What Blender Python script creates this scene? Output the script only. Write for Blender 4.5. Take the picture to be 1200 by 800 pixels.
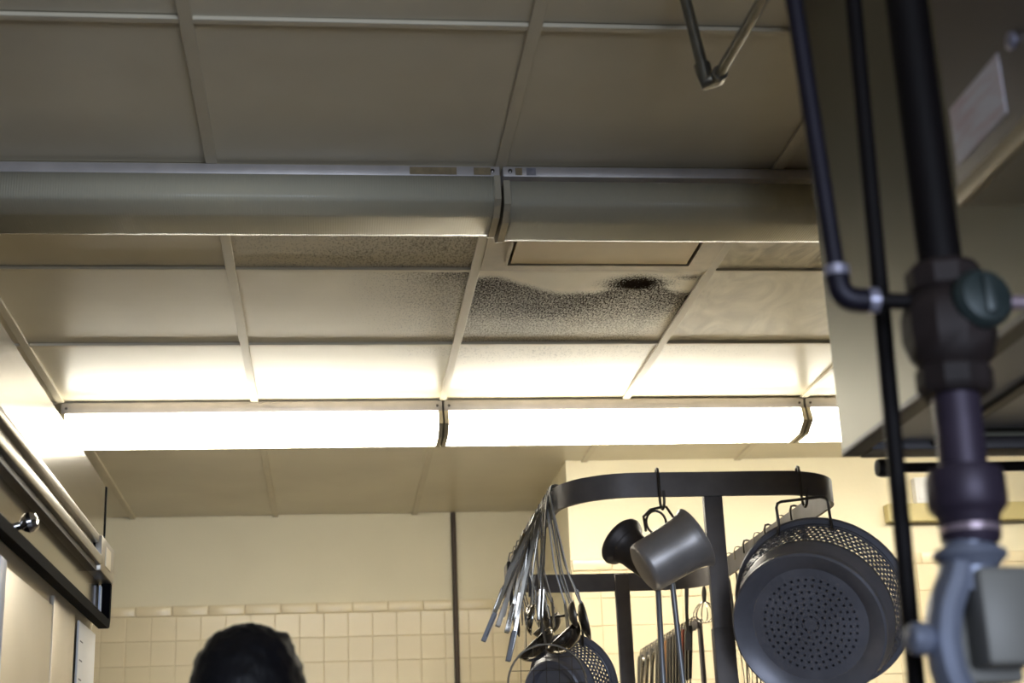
import bpy, bmesh, math, random
from mathutils import Vector, Matrix, noise
random.seed(7)
for o in list(bpy.data.objects): bpy.data.objects.remove(o)
scene = bpy.context.scene
C = scene.collection
V = Vector
CEIL = 2.749
CAM_Z = 1.39
FPX = 1781.6                       # focal length in pixels of a 1200 px wide frame

# ------------------------------------------------------------------ camera
yaw, pitch, roll = .123716, .312354, -.0414058
fw = V((math.sin(yaw)*math.cos(pitch), math.cos(yaw)*math.cos(pitch), math.sin(pitch)))
rt0 = V((math.cos(yaw), -math.sin(yaw), 0)); up0 = rt0.cross(fw)
RT = rt0*math.cos(roll)+up0*math.sin(roll); UP = up0*math.cos(roll)-rt0*math.sin(roll)
cd = bpy.data.cameras.new('camera'); cam = bpy.data.objects.new('camera', cd); C.objects.link(cam)
m = Matrix((RT, UP, -fw)).transposed().to_4x4(); m.translation = (0, 0, CAM_Z); cam.matrix_world = m
cd.sensor_width = 36; cd.lens = 36*FPX/1200; cd.clip_start = .05
cd.dof.use_dof = True; cd.dof.focus_distance = 3.75; cd.dof.aperture_fstop = 4.2
scene.camera = cam
# ------------------------------------------------------------------ world, daylight, exposure
w = bpy.data.worlds.new('world'); scene.world = w; w.use_nodes = True
w.node_tree.nodes['Background'].inputs[0].default_value = (.55, .68, 1, 1)
w.node_tree.nodes['Background'].inputs[1].default_value = .6
ld = bpy.data.lights.new('window_front_offscreen', 'AREA'); ld.shape = 'RECTANGLE'; ld.size = 2.2; ld.size_y = 1.3
ld.energy = 105; ld.color = (.72, .82, 1)
lo = bpy.data.objects.new('window_front_offscreen', ld); C.objects.link(lo); lo.location = (.7, -2.53, 1.65)          # in the opening of window_1, behind the camera
lo.rotation_euler = (math.radians(90), 0, 0)
vs = scene.view_settings
vs.view_transform = 'Standard'; vs.look = 'None'; vs.gamma = 1; vs.use_curve_mapping = False
vs.exposure = 0.25
TUBE_GLOW = 24                    # the lit diffusers' own light

def at(px, py, Y):                 # a point of the room seen at a spot of the frame, at depth Y
    d = RT*((px-600)/FPX)+UP*((400-py)/FPX)+fw
    q = d*(Y/d.y); return V((q.x, q.y, q.z+CAM_Z))

# ------------------------------------------------------------------ materials
def lin(c): return tuple(((x/255)/12.92 if x/255 <= .04045 else ((x/255+.055)/1.055)**2.4) for x in c)+(1,)
MATS = {}
def mat(name, rgb, rough=.6, metal=0, var=.0, vscale=6, bump=0, bscale=60, spec=.5, stretch=(1,1,1), emit=0):
    m = bpy.data.materials.new(name); m.use_nodes = True; nt = m.node_tree; b = nt.nodes['Principled BSDF']
    b.inputs['Base Color'].default_value = lin(rgb); b.inputs['Roughness'].default_value = rough; b.inputs['Metallic'].default_value = metal
    b.inputs['Specular IOR Level'].default_value = spec
    if emit:
        b.inputs['Emission Color'].default_value = lin(rgb); b.inputs['Emission Strength'].default_value = emit
    if var or bump:
        tc = nt.nodes.new('ShaderNodeTexCoord'); mp = nt.nodes.new('ShaderNodeMapping'); mp.inputs['Scale'].default_value = stretch
        nt.links.new(tc.outputs['Object'], mp.inputs[0])
    if var:
        n = nt.nodes.new('ShaderNodeTexNoise'); n.inputs['Scale'].default_value = vscale; n.inputs['Detail'].default_value = 5
        nt.links.new(mp.outputs[0], n.inputs[0])
        r = nt.nodes.new('ShaderNodeValToRGB'); c = lin(rgb)
        r.color_ramp.elements[0].position = .3; r.color_ramp.elements[1].position = .7
        r.color_ramp.elements[0].color = tuple(x*(1-var) for x in c[:3])+(1,); r.color_ramp.elements[1].color = tuple(min(1, x*(1+var)) for x in c[:3])+(1,)
        nt.links.new(n.outputs['Fac'], r.inputs[0]); nt.links.new(r.outputs[0], b.inputs['Base Color'])
    if bump:
        n = nt.nodes.new('ShaderNodeTexNoise'); n.inputs['Scale'].default_value = bscale; n.inputs['Detail'].default_value = 3
        nt.links.new(mp.outputs[0], n.inputs[0])
        bp = nt.nodes.new('ShaderNodeBump'); bp.inputs['Strength'].default_value = bump; bp.inputs['Distance'].default_value = .004
        nt.links.new(n.outputs['Fac'], bp.inputs['Height']); nt.links.new(bp.outputs[0], b.inputs['Normal'])
    MATS[name] = m; return m
M = MATS
mat('wall_paint', (224, 214, 184), .55, var=.03, vscale=3, bump=.1, bscale=90)
mat('wall_grey', (84, 80, 78), .6, var=.04, vscale=3)  # dark grey given to the unseen walls so that less light bounces back
mat('wall_tile', (226, 211, 176), .25, var=.05, vscale=2.2)
mat('wall_grout', (216, 200, 164), .8)
mat('floor_quarry', (62, 54, 50), .5, var=.15, vscale=4)
mat('grid_metal', (208, 198, 174), .45, var=.05, vscale=8)
mat('fixture_metal', (176, 170, 166), .4, .25, var=.12, vscale=14, bump=.03)
mat('fixture_cap', (168, 160, 140), .4, .3, var=.1, vscale=25)
mat('sticker_brown', (128, 112, 82), .6, var=.2, vscale=60)
mat('sticker_grey', (120, 118, 124), .6, var=.2, vscale=60)
mat('steel_brushed', (178, 173, 164), .15, .95, var=.05, vscale=9, stretch=(1, .15, 12))
mat('steel_trim', (150, 144, 134), .36, .8, var=.05)
mat('steel_door', (206, 198, 184), .4, .75, var=.05, vscale=3)
mat('black_rubber', (14, 13, 16), .7, spec=.02)
mat('chrome', (235, 235, 240), .08, 1)
mat('white_plastic', (226, 226, 228), .4, var=.03)
mat('blue_white', (190, 202, 232), .4)
mat('rack_iron', (112, 106, 103), .45, .3, var=.12, vscale=20, bump=.04)
mat('hook_steel', (92, 88, 84), .3, .9)
mat('aluminium_dark', (128, 128, 136), .42, .4, var=.15, vscale=14, bump=.05, bscale=40)
mat('aluminium_cup', (176, 171, 168), .4, .5, var=.12, vscale=18, bump=.04, bscale=50)
mat('aluminium_black', (84, 79, 77), .5, .7, var=.15, vscale=20)
mat('steel_shiny', (158, 154, 146), .16, 1, var=.06, vscale=30)
mat('steel_dull', (116, 110, 101), .35, .9, var=.12, vscale=30)
mat('tip_blue', (112, 114, 118), .45, .3)
mat('steel_blue', (154, 155, 158), .35, .6, var=.06, vscale=30)
mat('handle_dark', (58, 54, 50), .45, .1, var=.15, vscale=40)
mat('handle_red', (120, 44, 28), .45, var=.15, vscale=40)
mat('handle_wood', (150, 104, 62), .55, var=.2, vscale=40)
mat('hood_panel', (118, 115, 100), .42, .55, var=.07, vscale=3, bump=.02)
mat('hood_under', (156, 157, 160), .4, .5, var=.08, vscale=6)
mat('hood_edge', (34, 28, 30), .5, .2)
mat('box_paint', (96, 86, 82), .5, .1, var=.05, vscale=5)
mat('box_under', (190, 178, 148), .5, .2)
mat('pipe_black', (14, 10, 12), .6, 0, spec=.2, var=.3, vscale=20, bump=.1, bscale=60)
mat('pipe_blue', (28, 25, 38), .5, .4, var=.2, vscale=20)
mat('pipe_purple', (62, 53, 68), .48, .4, var=.2, vscale=20, bump=.06)
mat('valve_rust', (36, 26, 25), .65, .1, var=.45, vscale=16, bump=.15, bscale=40)
mat('valve_green', (48, 58, 58), .4, .2, var=.15, vscale=20)
mat('band_silver', (178, 176, 196), .3, .6)
mat('pipe_pink', (168, 150, 160), .35, .5)
mat('regulator_blue', (128, 134, 152), .38, .35, var=.15, vscale=14, bump=.06)
mat('regulator_grey', (120, 118, 112), .5, .1, var=.05)
mat('galvanised', (128, 124, 112), .32, .8, var=.15, vscale=30)
mat('olive_paint', (186, 172, 120), .5, var=.04)
mat('hair_black', (14, 13, 18), .55, spec=.3, var=.4, vscale=40, bump=.6, bscale=90, stretch=(1, 1, .35))
mat('skin', (176, 126, 98), .5)
mat('cloth_white', (214, 214, 212), .8, bump=.1)
mat('cloth_dark', (44, 46, 54), .85, bump=.1)
mat('shoe_black', (20, 20, 20), .4)
mat('vent_white', (176, 164, 142), .4, .1, var=.2, vscale=12)
mat('vent_pan', (196, 176, 138), .4, .1, var=.1, vscale=5)
mat('conduit_dark', (66, 54, 44), .5, .3)

def node_mat(name):
    m = bpy.data.materials.new(name); m.use_nodes = True; MATS[name] = m
    nt = m.node_tree; return m, nt, nt.nodes, nt.links
# ceiling tile: mould lives in the float attribute "mold" and "smear" of the stained tiles
m, nt, N, L = node_mat('ceiling_tile')
b = N['Principled BSDF']; b.inputs['Roughness'].default_value = .32; b.inputs['Specular IOR Level'].default_value = .3
geo = N.new('ShaderNodeNewGeometry')
big = N.new('ShaderNodeTexNoise'); big.inputs['Scale'].default_value = 2.3; big.inputs['Detail'].default_value = 4; L.new(geo.outputs['Position'], big.inputs[0])
base = N.new('ShaderNodeValToRGB'); base.color_ramp.elements[0].position = .32; base.color_ramp.elements[1].position = .68
base.color_ramp.elements[0].color = lin((208, 198, 174)); base.color_ramp.elements[1].color = lin((222, 213, 190)); L.new(big.outputs['Fac'], base.inputs[0])
at1 = N.new('ShaderNodeAttribute'); at1.attribute_name = 'mold'
at2 = N.new('ShaderNodeAttribute'); at2.attribute_name = 'smear'
mp = N.new('ShaderNodeMapping'); mp.inputs['Scale'].default_value = (1, .42, 1); L.new(geo.outputs['Position'], mp.inputs[0])
sp = N.new('ShaderNodeTexNoise'); sp.inputs['Scale'].default_value = 230; sp.inputs['Detail'].default_value = 3; sp.inputs['Roughness'].default_value = .6; L.new(mp.outputs[0], sp.inputs[0])
def math_node(op, a, b_=None, clamp=False):
    n = N.new('ShaderNodeMath'); n.operation = op; n.use_clamp = clamp
    for i, v in enumerate((a, b_)):
        if v is None: continue
        if isinstance(v, (int, float)): n.inputs[i].default_value = v
        else: L.new(v, n.inputs[i])
    return n.outputs[0]
thr = math_node('SUBTRACT', .78, math_node('MULTIPLY', at1.outputs['Fac'], .5))
speck = math_node('MULTIPLY', math_node('MULTIPLY', math_node('SUBTRACT', sp.outputs['Fac'], thr), 3.4, True), math_node('ADD', .3, math_node('MULTIPLY', at1.outputs['Fac'], .75), True))
swn = N.new('ShaderNodeTexNoise'); swn.inputs['Scale'].default_value = 9; swn.inputs['Detail'].default_value = 4; swn.inputs['Distortion'].default_value = 2.5; L.new(mp.outputs[0], swn.inputs[0])
smear = math_node('MULTIPLY', at2.outputs['Fac'], math_node('MULTIPLY', math_node('SUBTRACT', swn.outputs['Fac'], .36), 3.2, True), True)
mx1 = N.new('ShaderNodeMixRGB'); L.new(smear, mx1.inputs[0]); L.new(base.outputs[0], mx1.inputs[1]); mx1.inputs[2].default_value = lin((118, 104, 82))
mx0 = N.new('ShaderNodeMixRGB'); L.new(math_node('MULTIPLY', math_node('SUBTRACT', at1.outputs['Fac'], .3), .7, True), mx0.inputs[0]); L.new(mx1.outputs[0], mx0.inputs[1]); mx0.inputs[2].default_value = lin((92, 78, 60))
mx2 = N.new('ShaderNodeMixRGB'); L.new(speck, mx2.inputs[0]); L.new(mx0.outputs[0], mx2.inputs[1]); mx2.inputs[2].default_value = lin((38, 30, 23))
L.new(mx2.outputs[0], b.inputs['Base Color'])
L.new(math_node('MULTIPLY', math_node('SUBTRACT', 1, speck), .26), b.inputs['Specular IOR Level'])
fine = N.new('ShaderNodeTexNoise'); fine.inputs['Scale'].default_value = 160; L.new(geo.outputs['Position'], fine.inputs[0])
bp = N.new('ShaderNodeBump'); bp.inputs['Strength'].default_value = .12; bp.inputs['Distance'].default_value = .002; L.new(fine.outputs['Fac'], bp.inputs['Height']); L.new(bp.outputs[0], b.inputs['Normal'])
# prismatic diffuser, unlit: light passes through it
m, nt, N, L = node_mat('lens_unlit')
for n in list(N):
    if n.type != 'OUTPUT_MATERIAL': N.remove(n)
out = [n for n in N if n.type == 'OUTPUT_MATERIAL'][0]
tc = N.new('ShaderNodeTexCoord'); wv = N.new('ShaderNodeTexWave'); wv.inputs['Scale'].default_value = 60; wv.wave_type = 'BANDS'; wv.bands_direction = 'X'; L.new(tc.outputs['Object'], wv.inputs[0])
bp = N.new('ShaderNodeBump'); bp.inputs['Strength'].default_value = .25; bp.inputs['Distance'].default_value = .002; L.new(wv.outputs['Fac'], bp.inputs['Height'])
df = N.new('ShaderNodeBsdfDiffuse'); df.inputs[0].default_value = lin((244, 238, 214)); tl = N.new('ShaderNodeBsdfTranslucent'); tl.inputs[0].default_value = lin((246, 238, 200))
gl = N.new('ShaderNodeBsdfGlossy'); gl.inputs['Roughness'].default_value = .25
for n in (df, tl, gl): L.new(bp.outputs[0], n.inputs['Normal'])
a1 = N.new('ShaderNodeMixShader'); a1.inputs[0].default_value = .5; L.new(df.outputs[0], a1.inputs[1]); L.new(tl.outputs[0], a1.inputs[2])
fr = N.new('ShaderNodeFresnel'); fr.inputs[0].default_value = 1.45
a2 = N.new('ShaderNodeMixShader'); L.new(fr.outputs[0], a2.inputs[0]); L.new(a1.outputs[0], a2.inputs[1]); L.new(gl.outputs[0], a2.inputs[2]); L.new(a2.outputs[0], out.inputs[0])
# diffuser, lit from within
m, nt, N, L = node_mat('lens_lit')
b = N['Principled BSDF']; b.inputs['Base Color'].default_value = lin((240, 236, 220)); b.inputs['Roughness'].default_value = .4
b.inputs['Emission Color'].default_value = (1, .94, .80, 1); 
gn = N.new('ShaderNodeNewGeometry'); sx_ = N.new('ShaderNodeSeparateXYZ'); L.new(gn.outputs['Normal'], sx_.inputs[0])   # tubes lie over the middle: the sides of the diffuser give off less than its bottom
ab = N.new('ShaderNodeMath'); ab.operation = 'ABSOLUTE'; L.new(sx_.outputs['Z'], ab.inputs[0])
mr = N.new('ShaderNodeMapRange'); L.new(ab.outputs[0], mr.inputs[0]); mr.inputs[1].default_value = .4; mr.inputs[2].default_value = 1; mr.inputs[3].default_value = TUBE_GLOW*.36; mr.inputs[4].default_value = TUBE_GLOW
L.new(mr.outputs[0], b.inputs['Emission Strength'])
# printed paper label
m, nt, N, L = node_mat('printed_label')
b = N['Principled BSDF']; b.inputs['Roughness'].default_value = .5
tc = N.new('ShaderNodeTexCoord'); mp = N.new('ShaderNodeMapping'); mp.inputs['Scale'].default_value = (0, 14, 90); L.new(tc.outputs['Object'], mp.inputs[0])
n = N.new('ShaderNodeTexNoise'); n.inputs['Scale'].default_value = 1; n.inputs['Detail'].default_value = 2; L.new(mp.outputs[0], n.inputs[0])
r = N.new('ShaderNodeValToRGB'); r.color_ramp.elements[0].position = .36; r.color_ramp.elements[1].position = .6
r.color_ramp.elements[0].color = lin((232, 214, 220)); r.color_ramp.elements[1].color = lin((243, 240, 248)); L.new(n.outputs['Fac'], r.inputs[0]); L.new(r.outputs[0], b.inputs['Base Color'])
# window glass
m, nt, N, L = node_mat('window_glass')
b = N['Principled BSDF']; b.inputs['Transmission Weight'].default_value = 1; b.inputs['Roughness'].default_value = 0

# ------------------------------------------------------------------ mesh building
class MB:
    def __init__(s): s.v = []; s.f = []; s.ang = 0
    def add(s, vs_, fs):
        n = len(s.v); s.v += [V(a) for a in vs_]; s.f += [tuple(i+n for i in f) for f in fs]; return s
    def box(s, a, b, bev=0):
        a = V(a); b = V(b); lo = V(map(min, a, b)); hi = V(map(max, a, b))
        if bev:
            bm = bmesh.new(); bmesh.ops.create_cube(bm, size=1)
            for v in bm.verts: v.co = V((lo[i]+(v.co[i]+.5)*(hi[i]-lo[i]) for i in range(3)))
            bmesh.ops.bevel(bm, geom=list(bm.edges), offset=bev, segments=2, affect='EDGES', profile=.5)
            bm.verts.index_update(); s.add([v.co.copy() for v in bm.verts], [[v.index for v in f.verts] for f in bm.faces]); bm.free(); return s
        x0, y0, z0 = lo; x1, y1, z1 = hi
        return s.add([(x0,y0,z0),(x1,y0,z0),(x1,y1,z0),(x0,y1,z0),(x0,y0,z1),(x1,y0,z1),(x1,y1,z1),(x0,y1,z1)],
                     [(3,2,1,0),(4,5,6,7),(0,1,5,4),(1,2,6,5),(2,3,7,6),(3,0,4,7)])
    def sweep(s, path, sec, hint=(0,0,1), closed=False, cap=True, scales=None):
        P = [V(p) for p in path]; n = len(P); k = len(sec); h = V(hint); rows = []; prev = None
        for i in range(n):
            if closed: t = P[(i+1) % n]-P[i-1]
            else: t = P[min(i+1, n-1)]-P[max(i-1, 0)]
            t.normalize()
            if prev is None:
                a = h-t*h.dot(t)
                if a.length < 1e-3: a = V((1,0,0))-t*t.x if abs(t.x) < .9 else V((0,1,0))-t*t.y
            else: a = prev-t*prev.dot(t)
            a.normalize(); prev = a; bb = t.cross(a); sc = scales[i] if scales else 1
            rows.append([P[i]+(a*q[0]+bb*q[1])*sc for q in sec])
        vs_ = [p for r_ in rows for p in r_]; fs = []
        for i in range(n if closed else n-1):
            j = (i+1) % n
            for q in range(k): fs.append((i*k+q, i*k+(q+1) % k, j*k+(q+1) % k, j*k+q))
        if cap and not closed: fs.append(tuple(range(k-1, -1, -1))); fs.append(tuple((n-1)*k+q for q in range(k)))
        return s.add(vs_, fs)
    def tube(s, path, r, n=8, closed=False, scales=None):
        s.ang = 65
        return s.sweep(path, [(r*math.cos(2*math.pi*i/n), r*math.sin(2*math.pi*i/n)) for i in range(n)], closed=closed, scales=scales)
    def strip(s, path, wdir, w, t, scales=None):
        return s.sweep(path, [(-w/2, -t/2), (w/2, -t/2), (w/2, t/2), (-w/2, t/2)], hint=wdir, scales=scales)
    def lathe(s, prof, org=(0,0,0), axis=(0,0,1), n=32, cap0=False, cap1=False):
        q = V(axis).normalized().to_track_quat('Z', 'Y'); o = V(org); vs_ = []; fs = []; k = len(prof)
        for r, h in prof:
            for i in range(n): a = 2*math.pi*i/n; vs_.append(o+q@V((r*math.cos(a), r*math.sin(a), h)))
        for j in range(k-1):
            for i in range(n): fs.append((j*n+i, j*n+(i+1) % n, (j+1)*n+(i+1) % n, (j+1)*n+i))
        if cap0: fs.append(tuple(range(n-1, -1, -1)))
        if cap1: fs.append(tuple((k-1)*n+i for i in range(n)))
        return s.add(vs_, fs)
    def annulus(s, p0, p1, n, org, axis, holes=False, off=0, duty=.5):      # one band of a lathe; every other cell open when holes
        q = V(axis).normalized().to_track_quat('Z', 'Y'); o = V(org); vs_ = []; fs = []; k = 0
        def pt(p, a): return o+q@V((p[0]*math.cos(a), p[0]*math.sin(a), p[1]))
        for i in range(n):
            a0 = 2*math.pi*(i+off)/n; a2 = 2*math.pi*(i+1+off)/n; a1 = a0+(a2-a0)*duty
            for c, (u, w_) in enumerate(((a0, a1), (a1, a2))):
                if holes and c == 0: continue
                if not holes and c == 0: u, w_ = a0, a2
                if not holes and c == 1: continue
                vs_ += [pt(p0, u), pt(p0, w_), pt(p1, w_), pt(p1, u)]; fs.append((k, k+1, k+2, k+3)); k += 4
        return s.add(vs_, fs)
    def sphere(s, c, r, sq=(1,1,1), n=16, m_=10):
        c = V(c); vs_ = []; fs = []
        for j in range(m_+1):
            p = math.pi*j/m_
            for i in range(n):
                a = 2*math.pi*i/n; vs_.append(c+V((r*sq[0]*math.sin(p)*math.cos(a), r*sq[1]*math.sin(p)*math.sin(a), r*sq[2]*math.cos(p))))
        for j in range(m_):
            for i in range(n): fs.append((j*n+i, (j+1)*n+i, (j+1)*n+(i+1) % n, j*n+(i+1) % n))
        return s.add(vs_, fs)
    def build(s, name, material, parent=None, smooth=True, origin=None, angle=28):
        angle = max(angle, s.ang)
        o0 = V(origin) if origin is not None else (wloc(parent) if parent else V((0,0,0)))
        me = bpy.data.meshes.new(name); me.from_pydata([v-o0 for v in s.v], [], s.f)
        bm = bmesh.new(); bm.from_mesh(me); bmesh.ops.remove_doubles(bm, verts=bm.verts, dist=1e-6); bmesh.ops.recalc_face_normals(bm, faces=bm.faces); bm.to_mesh(me); bm.free()
        if smooth:
            for p in me.polygons: p.use_smooth = True
            me.set_sharp_from_angle(angle=math.radians(angle))
        me.materials.append(MATS[material] if isinstance(material, str) else material)
        o = bpy.data.objects.new(name, me); C.objects.link(o)
        if parent: o.parent = parent; o.location = o0-wloc(parent)
        else: o.location = o0
        return o
def wloc(o):
    p = V((0,0,0))
    while o: p += o.location; o = o.parent
    return p
def tag(o, label=None, cat=None, group=None, kind=None):
    if label: o['label'] = label
    if cat: o['category'] = cat
    if group: o['group'] = group
    if kind: o['kind'] = kind
    return o
def thing(name, loc, label, cat, group=None):
    o = bpy.data.objects.new(name, None); C.objects.link(o); o.location = loc; o.empty_display_size = .05
    return tag(o, label, cat, group)
def share(src, name, loc, parent=None, mesh=None):
    o = bpy.data.objects.new(name, mesh or src.data); C.objects.link(o); o.location = loc
    if parent: o.parent = parent
    return o

# ------------------------------------------------------------------ the room
X0, X1, Y0, Y1 = -2.08, 3.41, -2.5, 6.647
COLX = -.86; ROWY = 2.377; T = .61
tag(MB().box((X0-.2, Y0-.2, -.15), (X1+.2, Y1+.2, 0)).build('floor', 'floor_quarry', smooth=False), 'dark grey brown kitchen floor', kind='structure')
ceil = tag(MB().box((X0-.2, Y0-.2, CEIL+.03), (X1+.2, Y1+.2, CEIL+.13)).build('ceiling', 'grid_metal', smooth=False), 'suspended ceiling of square cream tiles in a metal grid', kind='structure')
# mould and smear as they lie on the tiles
def sstep(a, b, x):
    t = max(0, min(1, (x-a)/(b-a))); return t*t*(3-2*t)
def gau(x, c, s): return math.exp(-((x-c)/s)**2)
def mold(x, y):
    d = 0
    if .36 < x < .97 and 3.597 < y < 4.207:                     # the worst tile, behind the vent
        e = 3.66+.10*sstep(.42, .62, x)-.11*gau(x, .82, .075)-.03*gau(x, .4, .05)+.02*noise.noise(V((x*14, 0, 3)))
        fade = 1-.36*sstep(e+.08, 4.2, y)
        d = 1.06*sstep(e-.03, e+.05, y)*fade*(1-.35*sstep(.86, .97, x)*sstep(3.8, 4.1, y))
        d = max(d, 1.5*gau(x, .80, .11)*gau(y, 3.71, .08), 1.0*gau(x, .93, .06)*gau(y, 3.66, .03), .75*gau(x, .41, .05)*gau(y, 3.68, .06))
    elif -.25 < x < .36 and 3.597 < y < 4.207:
        d = .56*sstep(-.12, .36, x)*(1-.3*sstep(3.8, 4.2, y))+.2*sstep(-.25, 0, x)+.2*sstep(.1, .36, x)*(1-sstep(3.6, 3.8, y))
    elif -.25 < x < .36 and 2.9 < y < 3.597:
        d = .5+.24*sstep(-.2, .36, x)+.1*noise.noise(V((x*5, y*9, 1)))
    elif .36 < x < .97 and 4.207 < y < 4.817:
        d = .52*(1-sstep(4.3, 4.62, y))
    elif .97 < x < 1.58 and 4.207 < y < 4.817:
        d = .46*(1-sstep(4.28, 4.55, y))*(1-sstep(1.2, 1.5, x))
    elif .97 < x < 1.58 and 3.597 < y < 4.207:
        d = .3*gau(x, 1.02, .12)+.26*gau(x, 1.45, .15)
    elif .97 < x < 1.58 and 2.9 < y < 3.597:
        d = .35*gau(x, 1.25, .2)
    elif -.25 < x < .36 and 4.207 < y < 4.817:
        d = .5*(1-sstep(4.28, 4.5, y))*sstep(-.1, .3, x)
    elif x < -.25 and 2.9 < y < 4.3:
        d = .26*sstep(-.7, -.3, x)
    return max(0, d+.06*noise.noise(V((x*7, y*7, 0)))*(d > .05))
def smear_at(x, y):
    if .97 < x < 1.58 and 2.98 < y < 3.597: return .95*gau(x, 1.2, .2)*gau(y, 3.5, .1)+.2
    if .97 < x < 1.58 and 3.597 < y < 4.207: return .22+.15*gau(x, 1.05, .1)
    if .36 < x < .97 and 3.597 < y < 4.207: return .25*sstep(3.68, 3.8, y)
    return 0
tile_me = {}
def tile_mesh(i, j):
    cx, cy = COLX+(i+.5)*T, ROWY+(j+.5)*T; h = T/2-.009
    stained = -2 < i < 4 and 0 < j < 4
    if not stained and 'plain' in tile_me: return tile_me['plain']
    n = 44 if stained else 1
    vs_ = [(-h+2*h*a/n, -h+2*h*b_/n, 0) for b_ in range(n+1) for a in range(n+1)]
    fs = [(b_*(n+1)+a, (b_+1)*(n+1)+a, (b_+1)*(n+1)+a+1, b_*(n+1)+a+1) for b_ in range(n) for a in range(n)]
    k = len(vs_); vs_ += [(-h,-h,.015),(h,-h,.015),(h,h,.015),(-h,h,.015)]; c = (0, n, (n+1)*(n+1)-1, n*(n+1))
    fs.append((k, k+1, k+2, k+3))
    if n == 1:
        for q in range(4): fs.append((c[q], c[(q+1) % 4], k+(q+1) % 4, k+q))
    me = bpy.data.meshes.new('ceiling_tile'); me.from_pydata(vs_, [], fs); me.materials.append(M['ceiling_tile'])
    if stained:
        for nm, fn in (('mold', mold), ('smear', smear_at)):
            a = me.attributes.new(nm, 'FLOAT', 'POINT')
            a.data.foreach_set('value', [fn(cx+v[0], cy+v[1]) if q < k else 0 for q, v in enumerate(vs_)])
    else: tile_me['plain'] = me
    return me
for j in range(-8, 7):
    for i in range(-2, 7):
        if (i, j) == (2, 1) or j == 6: continue                 # the air vent fills one cell; the last row is of long tiles
        o = share(None, 'ceiling_tile', (COLX+(i+.5)*T, ROWY+(j+.5)*T, CEIL+.006+random.uniform(-.001, .002)), ceil, tile_mesh(i, j))
        o.rotation_euler = (random.uniform(-.003, .003), random.uniform(-.003, .003), 0)
        if j == 5: o.scale.y = 2.02; o.location.y = ROWY+6*T; o.rotation_euler.x = 0
def tee(a, b):
    d = V((b[0]-a[0], b[1]-a[1], 0)); return d
b1 = MB().box((-.012, Y0, 0), (.012, Y1, .008), .0012).box((-.002, Y0, .007), (.002, Y1, .03)).build('grid_runner', 'grid_metal', smooth=False); b1.parent = ceil; b1.location = (COLX-2*T, 0, CEIL-.002)
for i in range(-1, 8): share(b1, 'grid_runner', (COLX+i*T, 0, CEIL-.002), ceil)
h = T/2-.012
b2 = MB().box((-h, -.0085, 0), (h, .0085, .008), .0012).box((-h, -.002, .007), (h, .002, .03)).build('grid_cross_bar', 'grid_metal', smooth=False); b2.parent = ceil; b2.location = (COLX-1.5*T, ROWY-7*T, CEIL-.001)
for j in list(range(-7, 6)):
    for i in range(-2, 7):
        if not (i == -2 and j == -7): share(b2, 'grid_cross_bar', (COLX+(i+.5)*T, ROWY+j*T, CEIL-.001), ceil)
# walls
BX, BY = .897, 5.69                                             # the wall block that stands forward
wb = tag(MB().box((X0-.2, Y1, 0), (BX+.3, Y1+.2, CEIL+.05)).build('wall_back', 'wall_paint', smooth=False), 'cream painted back wall with a band of small cream tiles', kind='structure')
wk = tag(MB().box((BX, BY, 0), (X1+.2, Y1+.2, CEIL+.05)).build('wall_block', 'wall_paint', smooth=False), 'cream wall block standing forward behind the pot rack', kind='structure')
tag(MB().box((X0-.2, Y0-.2, 0), (X0, Y1, CEIL+.05)).build('wall_left', 'wall_grey', smooth=False), 'grey side wall behind the steel cabinet', kind='structure')
tag(MB().box((X1, Y0-.2, 0), (X1+.2, BY, CEIL+.05)).build('wall_right', 'wall_grey', smooth=False), 'grey side wall beyond the hood', kind='structure')
wf = MB(); wx0, wx1, wz0, wz1 = -.4, 1.8, 1.0, 2.3
wf.box((X0, Y0-.2, 0), (wx0, Y0, CEIL+.05)).box((wx1, Y0-.2, 0), (X1, Y0, CEIL+.05)).box((wx0, Y0-.2, 0), (wx1, Y0, wz0)).box((wx0, Y0-.2, wz1), (wx1, Y0, CEIL+.05))
tag(wf.build('wall_front', 'wall_grey', smooth=False), 'grey wall with a window opposite the tiled wall', kind='structure')
wi = tag(MB().box((wx0, Y0-.12, wz0), (wx0+.05, Y0-.06, wz1)).box((wx1-.05, Y0-.12, wz0), (wx1, Y0-.06, wz1)).box((wx0, Y0-.12, wz0), (wx1, Y0-.06, wz0+.05)).box((wx0, Y0-.12, wz1-.05), (wx1, Y0-.06, wz1)).box((.675, Y0-.12, wz0), (.725, Y0-.06, wz1)).build('window_1', 'white_plastic', smooth=False), 'white framed kitchen window', kind='structure')
MB().box((wx0+.05, Y0-.095, wz0+.05), (.675, Y0-.09, wz1-.05)).build('pane', 'window_glass', wi, False)
MB().box((.725, Y0-.095, wz0+.05), (wx1-.05, Y0-.09, wz1-.05)).build('pane', 'window_glass', wi, False)
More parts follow.
